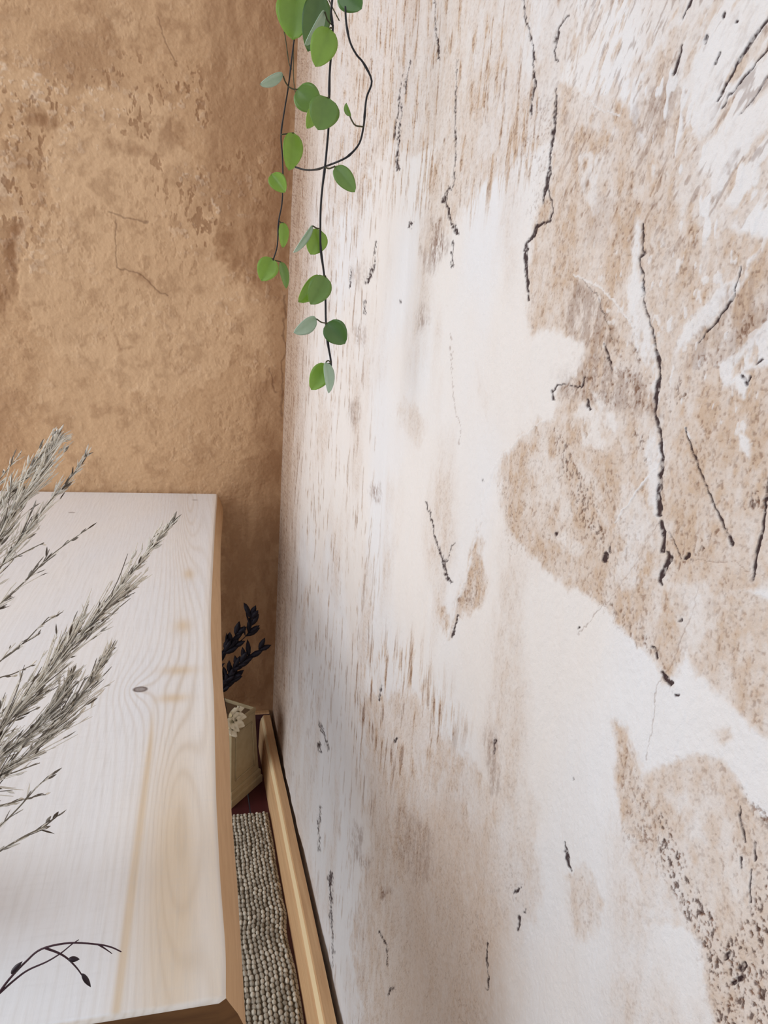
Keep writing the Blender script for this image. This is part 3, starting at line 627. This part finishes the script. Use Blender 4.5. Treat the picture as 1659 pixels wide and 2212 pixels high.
# ================================================================== PLASTER PLANTER behind the bench
m_plaster, nt, b = new_mat('aged_cream_plaster', (180, 162, 128), .8, .2)
nz = noise(nt, 60, 5, .6); nt.links.new(mixc(nt, nz, lin((160, 142, 108)), lin((192, 174, 140))), b.inputs['Base Color']); bump(nt, b, nz, .001, .5)
m_cream, nt, b = new_mat('pale_cream_relief', (240, 230, 204), .7, .25)
m_soil, nt, b = new_mat('dry_soil', (120, 100, 78), .95, .1)
def build_planter():
    p0 = on_plane(500, 1748, 2, 0); p1 = on_plane(571, 1688, 2, 0)
    p1[0] = min(p1[0], .1495)
    e = p1-p0; L = np.linalg.norm(e); e = e/L; nrm = np.array([-e[1], e[0], 0])       # square plan standing on this side
    ctr = (p0+p1)/2+nrm*L/2
    root = thing('planter', (ctr[0], ctr[1], 0), 'square tapered cream plaster planter with flower relief between bench and skirting', 'planter')
    h2 = L/2
    def ringat(s, z): return [tuple(ctr+e*(a*s*h2)+nrm*(b_*s*h2)+np.array([0, 0, z])) for a, b_ in ((-1, -1), (1, -1), (1, 1), (-1, 1))]
    def stack(prof, closed=True):
        vs = []; fs = []
        for s, z in prof: vs += ringat(s, z)
        for r in range(len(prof)-1): fs += [(r*4+k, r*4+(k+1) % 4, r*4+4+(k+1) % 4, r*4+4+k) for k in range(4)]
        fs += [(3, 2, 1, 0), tuple((len(prof)-1)*4+k for k in range(4))]
        return vs, fs
    mb = MB(); mb.add(*stack([(1.0, .001), (1.0, .014), (.985, .016), (.955, .0165), (.95, .019), (.95, .026), (.93, .029), (.90, .030)])); mb.build('plinth', m_plaster, root, smooth=False)
    Ht = .150
    mb = MB(); mb.add(*stack([(.885, .0302), (.86, .045), (.74, Ht), (.76, Ht+.004), (.76, Ht+.009), (.70, Ht+.010), (.68, Ht+.002), (.68, Ht-.004)])); mb.build('body', m_plaster, root, smooth=False)
    mb = MB(); mb.add(*stack([(.67, Ht-.0036), (.67, Ht+.004)])); mb.build('soil', m_soil, root, smooth=False)
    # raised panel frame on the visible side
    def facep(a, z, o=0.): s = .885+(.74-.885)*(z-.03)/(Ht-.03); return ctr+e*(a*s*h2)-nrm*(s*h2+o)+np.array([0, 0, z])
    mb = MB()
    rib = [(-.70, .045), (.70, .045), (.66, .135), (-.66, .135), (-.70, .045)]
    for (a, z), (c_, d_) in zip(rib[:-1], rib[1:]):
        mb.tube([facep(a+(c_-a)*t, z+(d_-z)*t, .0005) for t in np.linspace(0, 1, 6)], .0016, 6)
    mb.build('panel_moulding', m_plaster, root)
    # flower relief: overlapping curled petals and a leaf on the upper near corner
    mb = MB(); fc = on_plane(503, 1552, 1, facep(-.55, .11)[1])+np.array([0, -.006, 0]); rr = random.Random(3)
    for rg, (npet, rad, sz) in enumerate(((8, .0250, .0180), (6, .0140, .0150), (4, .005, .0110))):
        for k in range(npet):
            an = 2*math.pi*k/npet+rg*.5+rr.uniform(-.15, .15)
            dirv = e*math.cos(an)*.9+np.array([0, 0, 1])*math.sin(an)
            cp = fc+dirv*rad*.6-nrm*(.004+rg*.0028)
            side = np.cross(dirv, nrm); nu, nv = 7, 7; vs = []
            for lay in (0, 1):
                for i in range(nu):
                    for j in range(nv):
                        a = i/(nu-1)*2-1; b2 = j/(nv-1)*2-1; w = math.sqrt(max(0, 1-b2*b2*.82))
                        vs.append(cp+dirv*b2*sz*.7+side*a*w*sz*.62-nrm*(-.35*sz*(a*a)+.45*sz*(b2*.5+.5)**2)+nrm*lay*.0014)
            fs = [(i*nv+j, i*nv+j+1, (i+1)*nv+j+1, (i+1)*nv+j) for i in range(nu-1) for j in range(nv-1)]
            fs += [tuple(q+nu*nv for q in f_)[::-1] for f_ in fs]
            mb.add(vs, fs)
    mb.blade(fc+np.array([0, 0, -.012])-nrm*.003, np.array([0.1, 0, -1.]), -nrm, .024, .010, .05, thick=.3)
    mb.build('flower_relief', m_cream, root)
    return ctr, e, nrm, Ht
PL = build_planter()

# ================================================================== leaf material and leaf builder
def leaf_mat(name, c1, c2, tr=.35):
    m, nt, b = new_mat(name, c1, .28, .8)
    n = noise(nt, 180, 3, .5); a = node(nt, 'ShaderNodeAttribute', attribute_name='tint')
    c = mixc(nt, mth(nt, 'ADD', mth(nt, 'MULTIPLY', n, .35), mth(nt, 'MULTIPLY', a.outputs['Fac'], .8), True), lin(c1), lin(c2))
    nt.links.new(c, b.inputs['Base Color']); bump(nt, b, n, .0004, .2)
    t = node(nt, 'ShaderNodeBsdfTranslucent'); nt.links.new(c, t.inputs['Color'])
    ms = node(nt, 'ShaderNodeMixShader'); ms.inputs[0].default_value = tr
    nt.links.new(b.outputs[0], ms.inputs[1]); nt.links.new(t.outputs[0], ms.inputs[2])
    nt.links.new(ms.outputs[0], nt.nodes['Material Output'].inputs['Surface']); return m
m_leaf = leaf_mat('fresh_green_leaf', (108, 144, 40), (166, 206, 80), .3)
m_leafd = leaf_mat('deep_green_leaf', (48, 84, 36), (94, 136, 56), .15)
m_leafm = leaf_mat('mid_green_leaf', (84, 120, 44), (132, 170, 74), .25)
m_leafp = leaf_mat('leaf_painted_sheen', (120, 158, 112), (200, 220, 200), .2)  # glossy reflection on turned leaves painted in as pale green
m_vine, nt, b = new_mat('dark_vine_stem', (34, 32, 34), .55, .3)
m_vineb, nt, b = new_mat('brown_green_vine_stem', (78, 74, 50), .6, .3)

def leaf_verts(base, tip, wid, turn=0., cup=.25, curl=.15, bulge=.5):
    """oval leaf from base to tip; wid = true width; turn = rotation about its axis; solid, .5 mm thick"""
    ax = tip-base; L = np.linalg.norm(ax); ax = ax/L
    tocam = EYE-(base+tip)/2; tocam /= np.linalg.norm(tocam)
    side = np.cross(ax, tocam); side /= np.linalg.norm(side); nr = np.cross(side, ax)
    s2 = side*math.cos(turn)+nr*math.sin(turn); n2 = -side*math.sin(turn)+nr*math.cos(turn)
    nu, nv = 9, 15; top = []; ti = []
    for j in range(nv):
        t = j/(nv-1); w = wid/2*(math.sin(math.pi*t**(.5+bulge*.6))**.62 if 0 < t < 1 else 0)
        if t > .93: w *= .9
        for i in range(nu):
            a = i/(nu-1)*2-1
            p = base+ax*L*t+s2*a*w-n2*(cup*w*(abs(a)**1.6))*-1+n2*(-curl*L*(t-.2)**2)
            p = p-n2*0.0002*math.exp(-(a*3)**2)
            top.append(p); ti.append(.35+.5*t*.6+.15*abs(a)-.08*math.exp(-(a*5)**2))
    n_ = len(top); bot = [p-n2*.0005 for p in top]
    fs = [(j*nu+i, j*nu+i+1, (j+1)*nu+i+1, (j+1)*nu+i) for j in range(nv-1) for i in range(nu-1)]
    fb = [tuple(q+n_ for q in f_)[::-1] for f_ in fs]
    edge = [i for i in range(nu)]+[j*nu+nu-1 for j in range(1, nv)]+[(nv-1)*nu+i for i in range(nu-2, -1, -1)]+[j*nu for j in range(nv-2, 0, -1)]
    rim = [(a, a+n_, b_+n_, b_) for a, b_ in zip(edge, edge[1:]+edge[:1])]
    return top+bot, fs+fb+rim, ti+ti

def build_vines():
    VY = .64; mpp = lambda y: y/F*1.16
    top = at(690, -330, VY)
    root = thing('trailing_houseplant', (top[0], top[1], top[2]), 'trailing vine plant with round green leaves hanging before the wall corner', 'plant')
    # pot above the frame, carried by a bracket on the right wall
    m_pot, _, _ = new_mat('terracotta', (176, 104, 72), .8, .2); m_iron, _, _ = new_mat('black_iron', (24, 24, 26), .5, .4)
    N = 32; prof = [(.0, 0), (.036, 0), (.040, .002), (.052, .070), (.056, .072), (.057, .085), (.052, .086), (.048, .078), (.0, .076)]
    mb = MB(); vs = []; fs = []
    for r, z in prof:
        for k in range(N): vs.append((top[0]+r*math.cos(2*math.pi*k/N), top[1]+r*math.sin(2*math.pi*k/N), top[2]+z))
    for i in range(len(prof)-1): fs += [(i*N+k, i*N+(k+1) % N, (i+1)*N+(k+1) % N, (i+1)*N+k) for k in range(N)]
    mb.add(vs, fs); mb.build('pot', m_pot, root)
    br = MB(); zc = top[2]+.060
    br.tube([(X0-.002, top[1], zc+.045), (X0-.002, top[1], zc-.05)], .004, 8)
    br.tube([(X0-.003, top[1], zc), (top[0]+.052, top[1], zc)], .003, 8)
    br.tube([(top[0]+.0535*math.cos(a), top[1]+.0535*math.sin(a), zc) for a in np.linspace(0, 2*math.pi, 40)], .0028, 8)
    bo = br.build('plant_bracket', m_iron); tag(bo, 'black iron wall bracket ring holding the hanging plant pot', 'bracket')
    def vine(pts, y, r, mat, up=True):
        P = [at(u_, v_, yy) for (u_, v_), yy in zip(pts, y if hasattr(y, '__len__') else [y]*len(pts))]
        if up:
            p = P[0]; rim = top+np.array([0.0, 0, .088]); d = (p-top)[:2]; d = d/(np.linalg.norm(d)+1e-9)
            d = np.array([d[0]*.055, -abs(d[1])*.03-.03])
            P = [rim+np.array([d[0]*.5, d[1]*.5, 0]), rim+np.array([d[0], d[1]-.012, .004]), top+np.array([d[0]*1.1, d[1]-.02, .05]), (top+np.array([d[0]*.9, d[1]-.015, 0])+p)/2]+P
        mb = MB(); S = spline(P, 90); 
        nod = [1+.35*max(0, math.sin(i*.55))**8 for i in range(len(S))]
        mb.tube(S, [r*k for k in nod], 8); return mb.build('vine', mat, root)
    vine([(643, -5), (641, 50), (636, 82), (631, 120), (623, 187), (615, 235), (607, 292), (610, 335), (611, 390), (609, 440), (602, 478), (599, 530), (590, 562)], .70, .00062, m_vine)
    vine([(610, -5), (612, 50), (618, 92), (624, 135), (630, 150)], .71, .00045, m_vineb)
    vine([(634, 90), (634, 160), (637, 195), (645, 228)], .715, .0004, m_vineb, False)
    vine([(718, -5), (718, 50), (719, 58), (716, 110), (712, 160), (711, 215), (710, 270), (706, 320), (702, 360), (697, 400), (693, 445), (692, 492), (693, 540), (700, 592), (703, 640), (704, 697), (708, 740), (715, 782), (713, 805), (712, 820)], .62, .00085, m_vine)
    vine([(746, -5), (746, 15), (748, 50), (756, 90), (770, 118), (785, 136), (803, 175), (792, 210), (788, 245), (785, 275), (776, 310), (755, 335), (735, 347), (707, 358), (685, 366), (660, 367), (638, 361)], [.60]*10+[.605, .607, .61, .625, .65, .67, .68], .00075, m_vine)
    vine([(708, -5), (720, 20), (733, 45)], .63, .00045, m_vineb, False)
    G, DK, MD = m_leaf, m_leafd, m_leafm
    LV = [((638, -18), (633, 84), 62, .1, G, .70, None), ((692, -14), (667, 110), 50, .3, DK, .69, None), ((702, 24), (664, 100), 30, 1.05, m_leafp, .625, [(718, 54), (708, 44), (702, 26)]),
          ((712, 60), (684, 141), 46, .15, G, .615, [(718, 60), (712, 60)]), ((734, -22), (781, 18), 44, .1, DK, .60, None), ((612, 162), (563, 185), 28, .95, m_leafp, .70, [(623, 187), (616, 176), (612, 164)]),
          ((641, 192), (691, 236), 46, .1, MD, .69, [(623, 187), (632, 192), (641, 193)]), ((709, 210), (688, 279), 54, .15, MD, .605, [(710, 206), (709, 212)]), ((680, 232), (667, 276), 24, .5, G, .66, None),
          ((634, 286), (627, 367), 38, .45, G, .69, [(607, 291), (620, 289), (634, 287)]), ((586, 376), (616, 415), 30, .2, G, .69, [(611, 392), (600, 384)]), ((756, 252), (746, 224), 16, 1.0, MD, .598, [(785, 274), (768, 271), (760, 260), (756, 251)]),
          ((724, 359), (767, 414), 32, .25, MD, .605, [(703, 362), (712, 364), (724, 359)]), ((612, 480), (614, 534), 20, .5, G, .70, [(602, 476), (607, 481), (612, 481)]), ((588, 557), (566, 606), 38, .1, G, .70, [(591, 563), (588, 558)]),
          ((607, 565), (621, 622), 20, .7, MD, .705, [(591, 562), (600, 564), (607, 566)]), ((676, 487), (637, 547), 26, 1.15, m_leafp, .615, [(692, 494), (684, 493), (676, 488)]), ((693, 497), (672, 549), 40, .2, G, .625, [(692, 494), (693, 498)]),
          ((694, 597), (648, 654), 36, .5, G, .625, [(700, 596), (694, 598)]), ((704, 597), (673, 657), 42, .2, MD, .612, [(701, 594), (704, 598)]), ((684, 688), (637, 721), 34, .75, m_leafp, .612, [(704, 698), (694, 696), (684, 689)]),
          ((706, 697), (746, 742), 44, .1, DK, .618, [(704, 698), (707, 698)]), ((706, 786), (674, 842), 38, .15, G, .622, [(715, 784), (706, 786)]), ((704, 782), (717, 848), 30, .9, m_leafp, .612, [(715, 783), (709, 779), (704, 782)])]
    for (a, b_, w, tu, mt, y, pet) in LV:
        A_ = at(a[0], a[1], y); B_ = at(b_[0], b_[1], y-.004)
        vs, fs, ti = leaf_verts(A_, B_, w*mpp(y), tu if (a[0]+b_[0]) % 2 else tu, random.uniform(.1, .35), random.uniform(.05, .22))
        mb = MB(); mb.add(vs, fs, ti); lo = mb.build('leaf', mt, root)
        if pet:
            mb = MB(); mb.tube(spline([at(q[0], q[1], y) for q in pet], 10), .0006, 6); p_ = mb.build('petiole', m_vineb, root); p_.parent = lo; p_.matrix_parent_inverse = Matrix.Identity(4)
build_vines()

# ================================================================== dried grass on the left, standing in a vase outside the frame
def tint_mat(name, c1, c2, rough=.85, tr=0.):
    m, nt, b = new_mat(name, c1, rough, .15)
    a = node(nt, 'ShaderNodeAttribute', attribute_name='tint'); c = mixc(nt, a.outputs['Fac'], lin(c1), lin(c2)); nt.links.new(c, b.inputs['Base Color'])
    if tr:
        t = node(nt, 'ShaderNodeBsdfTranslucent'); nt.links.new(c, t.inputs['Color']); ms = node(nt, 'ShaderNodeMixShader'); ms.inputs[0].default_value = tr
        nt.links.new(b.outputs[0], ms.inputs[1]); nt.links.new(t.outputs[0], ms.inputs[2]); nt.links.new(ms.outputs[0], nt.nodes['Material Output'].inputs['Surface'])
    return m
m_husk = tint_mat('dried_grass_husk', (84, 68, 54), (255, 248, 234), .6, .25)
m_stalk = tint_mat('dried_grass_stalk', (92, 84, 74), (170, 160, 140))
VASE = np.array([-.172, .385, TOP])
def build_vase():
    m_v, nt, b = new_mat('grey_stoneware', (206, 204, 198), .5, .4)
    N = 40; prof = [(.0, .0005), (.034, .0005), (.045, .02), (.048, .05), (.036, .085), (.026, .105), (.025, .118), (.030, .125), (.026, .125), (.022, .117), (.022, .09), (.0, .03)]
    mb = MB(); vs = []; fs = []
    for r, z in prof:
        for k in range(N): vs.append((VASE[0]+r*.68*math.cos(2*math.pi*k/N), VASE[1]+r*.68*math.sin(2*math.pi*k/N), VASE[2]+z*.8))
    for i in range(len(prof)-1): fs += [(i*N+k, i*N+(k+1) % N, (i+1)*N+(k+1) % N, (i+1)*N+k) for k in range(N)]
    mb.add(vs, fs); o = mb.build('vase', m_v); tag(o, 'grey stoneware vase on the bench holding the dried grass', 'vase')
build_vase()
MOUTH = VASE+np.array([0, 0, .096])
def grass(pts, ys, label, n, spread, hl, start=.0, stalk=.0009, dark=.35, seed=1, group='dried grasses leaning over the bench'):
    rr = random.Random(seed)
    k0 = (.36+(ys[1]-.44)*.42)/ys[1]; ys = [.36+(q-.44)*.42 for q in ys]
    spread *= k0; hl *= k0; stalk *= k0
    P = []
    for (u_, v_), y in zip(pts, np.interp(np.linspace(0, 1, len(pts)), [0, 1], ys)):
        hit = on_plane(u_, v_, 2, TOP+.014)[1]
        P.append(at(u_, v_, min(y, hit) if hit > 0 else y))
    path = [MOUTH+np.array([rr.uniform(-.005, .005), rr.uniform(-.005, .005), -.06]), MOUTH+np.array([rr.uniform(-.010, .010), rr.uniform(-.010, .010), 0])]+P
    S = spline(path, 120)
    root = thing('dried_grass_stem', tuple(path[0]), label, 'dried grass', group)
    mb = MB(); mb.tube(S, list(np.linspace(stalk, stalk*.35, len(S))), 6, .35); mb.build('stalk', m_stalk, root)
    ks = int(len(S)*.02)
    # arc from first visible point
    i0 = int(len(S)*(1.6/(len(path)-1))) if start == 0 else int(len(S)*start)
    pl = MB(); m_ = len(S)-1
    for k in range(n):
        t = rr.random()**1.25; i = min(m_-1, int(i0+(m_-i0)*t)); p0 = S[i]; d = S[min(m_, i+2)]-S[max(0, i-2)]; d = d/np.linalg.norm(d)
        w = spread*math.sin(math.pi*min(1, (1-t)*.72+.05))**1.0
        nr = np.array([rr.gauss(0, 1), rr.gauss(0, 1), rr.gauss(0, 1)]); nr -= nr@d*d; nr /= np.linalg.norm(nr)
        bl = w*rr.uniform(.2, 1.)**1.3                                          # a branchlet lying close to the stalk
        q = [p0, p0+d*bl*1.5+nr*bl*.38, p0+d*bl*2.7+nr*bl*(.5+.35*rr.random())]
        q = spline(q, 8); tn = .15 if rr.random() < dark*.6 else .9
        pl.tube(q, [.00026]*(len(q)-1)+[.00012], 4, tn)
        for j in range(1+int(bl*150)):
            s_ = rr.random(); qi = q[int(s_*(len(q)-1))]
            dd = d+nr*rr.uniform(-.1, .5)+np.array([rr.gauss(0, .18), rr.gauss(0, .18), rr.gauss(0, .18)])
            tn = rr.uniform(0, .35) if rr.random() < dark*.6 else rr.uniform(.7, 1)
            pl.blade(qi, dd, np.array([rr.gauss(0, 1), rr.gauss(0, 1), rr.gauss(0, 1)]), hl*rr.uniform(.4, 1.2), hl*.19*rr.uniform(.6, 1.3), rr.uniform(-.15, .15), tn)
    pl.build('plume', m_husk, root)
    return root
grass([(-90, 1690), (0, 1575), (70, 1500), (150, 1400), (230, 1310), (300, 1215), (370, 1132)], [.50, .62], 'longest dried grass plume, reaching diagonally across the bench top towards its back corner', 290, .023, .0105, seed=1, dark=.42)
grass([(-120, 1640), (-30, 1590), (60, 1505), (140, 1395), (215, 1330), (285, 1270)], [.52, .62], 'dried grass plume just below and beside the longest one', 150, .018, .0100, seed=2, dark=.5)
grass([(-120, 1310), (-30, 1210), (20, 1120), (70, 1050), (100, 1000), (124, 942)], [.58, .72], 'fluffy white dried grass plume rising above the bench back edge', 270, .022, .011, seed=3, dark=.22)
grass([(-120, 1300), (-40, 1160), (0, 1085), (60, 1020), (105, 965), (140, 950)], [.60, .73], 'white dried grass plume behind the fluffiest one against the ochre wall', 150, .018, .011, seed=4, dark=.2)
grass([(-140, 1420), (-30, 1270), (40, 1170), (110, 1080), (150, 1035), (186, 985)], [.56, .70], 'dried grass plume with single curved tip crossing the bench back edge', 130, .013, .010, seed=5, dark=.4)
grass([(-160, 1250), (-60, 1110), (0, 1035), (40, 985)], [.60, .72], 'short dried grass plume at the left edge against the ochre wall', 50, .012, .010, seed=6, dark=.3)
grass([(-120, 1430), (-20, 1325), (60, 1250), (110, 1200), (185, 1145)], [.52, .62], 'thin dark dried grass sprig pointing at the middle of the bench', 46, .008, .009, seed=7, dark=.75)
grass([(-120, 1340), (-20, 1240), (40, 1200), (95, 1172)], [.54, .62], 'short thin grass sprig above the dark thin sprig', 20, .007, .008, seed=8, dark=.7)
grass([(-120, 1600), (-20, 1450), (50, 1390), (90, 1350), (135, 1322)], [.52, .60], 'thin dried grass sprig left of the long plume, over the pale bench', 40, .007, .008, seed=9, dark=.75)
grass([(-120, 1560), (-20, 1475), (30, 1455), (72, 1436)], [.50, .57], 'short bare grass sprig above the long plume base', 12, .005, .008, seed=10, dark=.8)
grass([(-120, 1830), (-20, 1700), (50, 1640), (110, 1580), (170, 1510), (210, 1450), (236, 1408)], [.47, .58], 'bushy grey dried grass plume under the longest one, tip by the knot', 260, .018, .010, seed=11, dark=.4)
grass([(-120, 1720), (-20, 1650), (60, 1590), (120, 1520), (150, 1470)], [.48, .56], 'dense grey green dried grass plume at the left edge', 240, .018, .010, seed=12, dark=.45)
grass([(-120, 1760), (-20, 1690), (40, 1665), (86, 1648)], [.46, .52], 'short twisted grass blade below the bushy plumes', 12, .005, .008, seed=13, dark=.8)
grass([(-120, 1900), (-10, 1795), (40, 1745), (80, 1700), (108, 1676)], [.45, .50], 'forked dried grass sprig over the lower left of the bench', 18, .006, .009, seed=14, dark=.7)
grass([(-120, 1790), (-10, 1745), (40, 1730), (95, 1716)], [.45, .50], 'nearly level thin grass sprig crossing the forked one', 12, .005, .008, seed=15, dark=.7)
grass([(-140, 1930), (-10, 1845), (50, 1808), (95, 1785), (130, 1758)], [.44, .48], 'lowest dried grass sprig, curved and dark, over the bench', 16, .006, .010, seed=16, dark=.85)

# budded twig at the lower left
m_twig, nt, b = new_mat('dark_purple_twig', (64, 40, 48), .6, .3); m_bud, nt, b = new_mat('dark_seed_bud', (34, 16, 26), .5, .4)
def twig():
    y0 = .29
    root = thing('budded_twig', tuple(MOUTH), 'thin dark arching twig with seed buds over the lower left bench corner', 'twig')
    def tb(pts, r, up=False):
        P = [at(u_, v_, y0-.00002*u_) for u_, v_ in pts]
        if up: P = [MOUTH+np.array([0, 0, -.06]), MOUTH, np.array([-.140, .320, .605]), at(-80, 2205, .29)]+P
        mb = MB(); S = spline(P, 60); mb.tube(S, list(np.linspace(r, r*.4, len(S))), 7); mb.build('stem', m_twig, root)
    tb([(-20, 2165), (20, 2115), (55, 2078), (90, 2050), (150, 2037), (210, 2040), (240, 2046), (262, 2056)], .0007, True)
    tb([(98, 2048), (125, 2058), (145, 2070), (165, 2090), (178, 2108), (188, 2122)], .0005)
    tb([(-6, 2150), (30, 2118), (60, 2096), (100, 2078), (130, 2060), (155, 2040), (170, 2030)], .0005)
    tb([(212, 2040), (228, 2050), (242, 2060)], .0004); tb([(28, 2104), (40, 2090), (48, 2077)], .0004)
    for (a, b_, w) in (((24, 2104), (46, 2078), 13), ((147, 2072), (172, 2072), 13), ((177, 2103), (196, 2132), 12)):
        A_ = at(a[0], a[1], y0-.004); B_ = at(b_[0], b_[1], y0-.004); n = 12; mb = MB()
        S = [A_+(B_-A_)*t for t in np.linspace(0, 1, n)]; k = w/2*y0/F
        mb.tube(S, [k*max(.08, math.sin(math.pi*(t**.8))**.8) for t in np.linspace(0, 1, n)], 9); mb.build('bud', m_bud, root)
twig()

# dark leafy sprig growing out of the planter
m_spr, nt, b = new_mat('dark_blue_black_leaf', (30, 26, 36), .6, .25)
def sprig():
    ctr, e, nrm, Ht = PL
    b0 = np.array([ctr[0], ctr[1], Ht])
    root = thing('dark_leaf_sprig', tuple(b0), 'dark narrow-leaved sprig behind the bench edge by the wall corner', 'plant')
    y = ctr[1]
    stems = [[(455, 1500), (470, 1430), (500, 1400), (530, 1375), (543, 1350), (541, 1325)], [(455, 1520), (470, 1490), (495, 1455), (525, 1430), (562, 1402)], [(450, 1480), (470, 1425), (495, 1390), (515, 1365)], [(455, 1540), (475, 1500), (490, 1480), (505, 1462)]]
    rr = random.Random(5)
    for s_ in stems:
        P = [b0, b0+np.array([-.01, 0, .04])]+[at(u_, v_, y-.005) for u_, v_ in s_]
        S = spline(P, 70); mb = MB(); mb.tube(S, list(np.linspace(.0014, .0006, len(S))), 6); mb.build('stem', m_spr, root)
        for i in range(26, len(S)-1, 3):
            if rr.random() < .12: continue
            for sg in (-1, 1):
                d = S[i+1]-S[i-1]; d /= np.linalg.norm(d); sd = np.array([sg*rr.uniform(.4, 1.1), rr.uniform(-.4, .4), rr.uniform(-.1, .35)])
                q = d+sd*.8; mb2 = MB(); mb2.blade(S[i], q, np.array([0, -1, .3])+np.array([rr.gauss(0, .3)]*3), rr.uniform(.022, .034), rr.uniform(.0085, .0120), .1, thick=.2)
                mb2.build('leaf', m_spr, root)
sprig()

# ================================================================== LIGHT
def area(name, loc, target, sx, sy, power, col):
    l = bpy.data.lights.new(name, 'AREA'); l.shape = 'RECTANGLE'; l.size = sx; l.size_y = sy; l.energy = power; l.color = col
    o = bpy.data.objects.new(name, l); C.objects.link(o); o.location = loc
    o.rotation_euler = (Vector(target)-Vector(loc)).to_track_quat('-Z', 'Y').to_euler(); return o
area('window_and_fill_light', (-2.0, .80, 1.25), (.18, .85, .7), 1.6, 2.3, 46, (.92, .96, 1.0))
area('window_and_fill_light', (-.8, -1.9, 1.9), (.10, .75, .5), 1.2, 1.2, 6, (.93, .96, 1.0))  # weak fill added behind the camera, not a known window
w = bpy.data.worlds.new('world'); sc.world = w; w.use_nodes = True
bg = w.node_tree.nodes['Background']; bg.inputs[0].default_value = (.86, .90, 1.0, 1); bg.inputs[1].default_value = .58
sc.view_settings.view_transform = 'Standard'; sc.view_settings.look = 'None'; sc.view_settings.exposure = 0.0; sc.view_settings.gamma = 1
sc.view_settings.use_curve_mapping = False
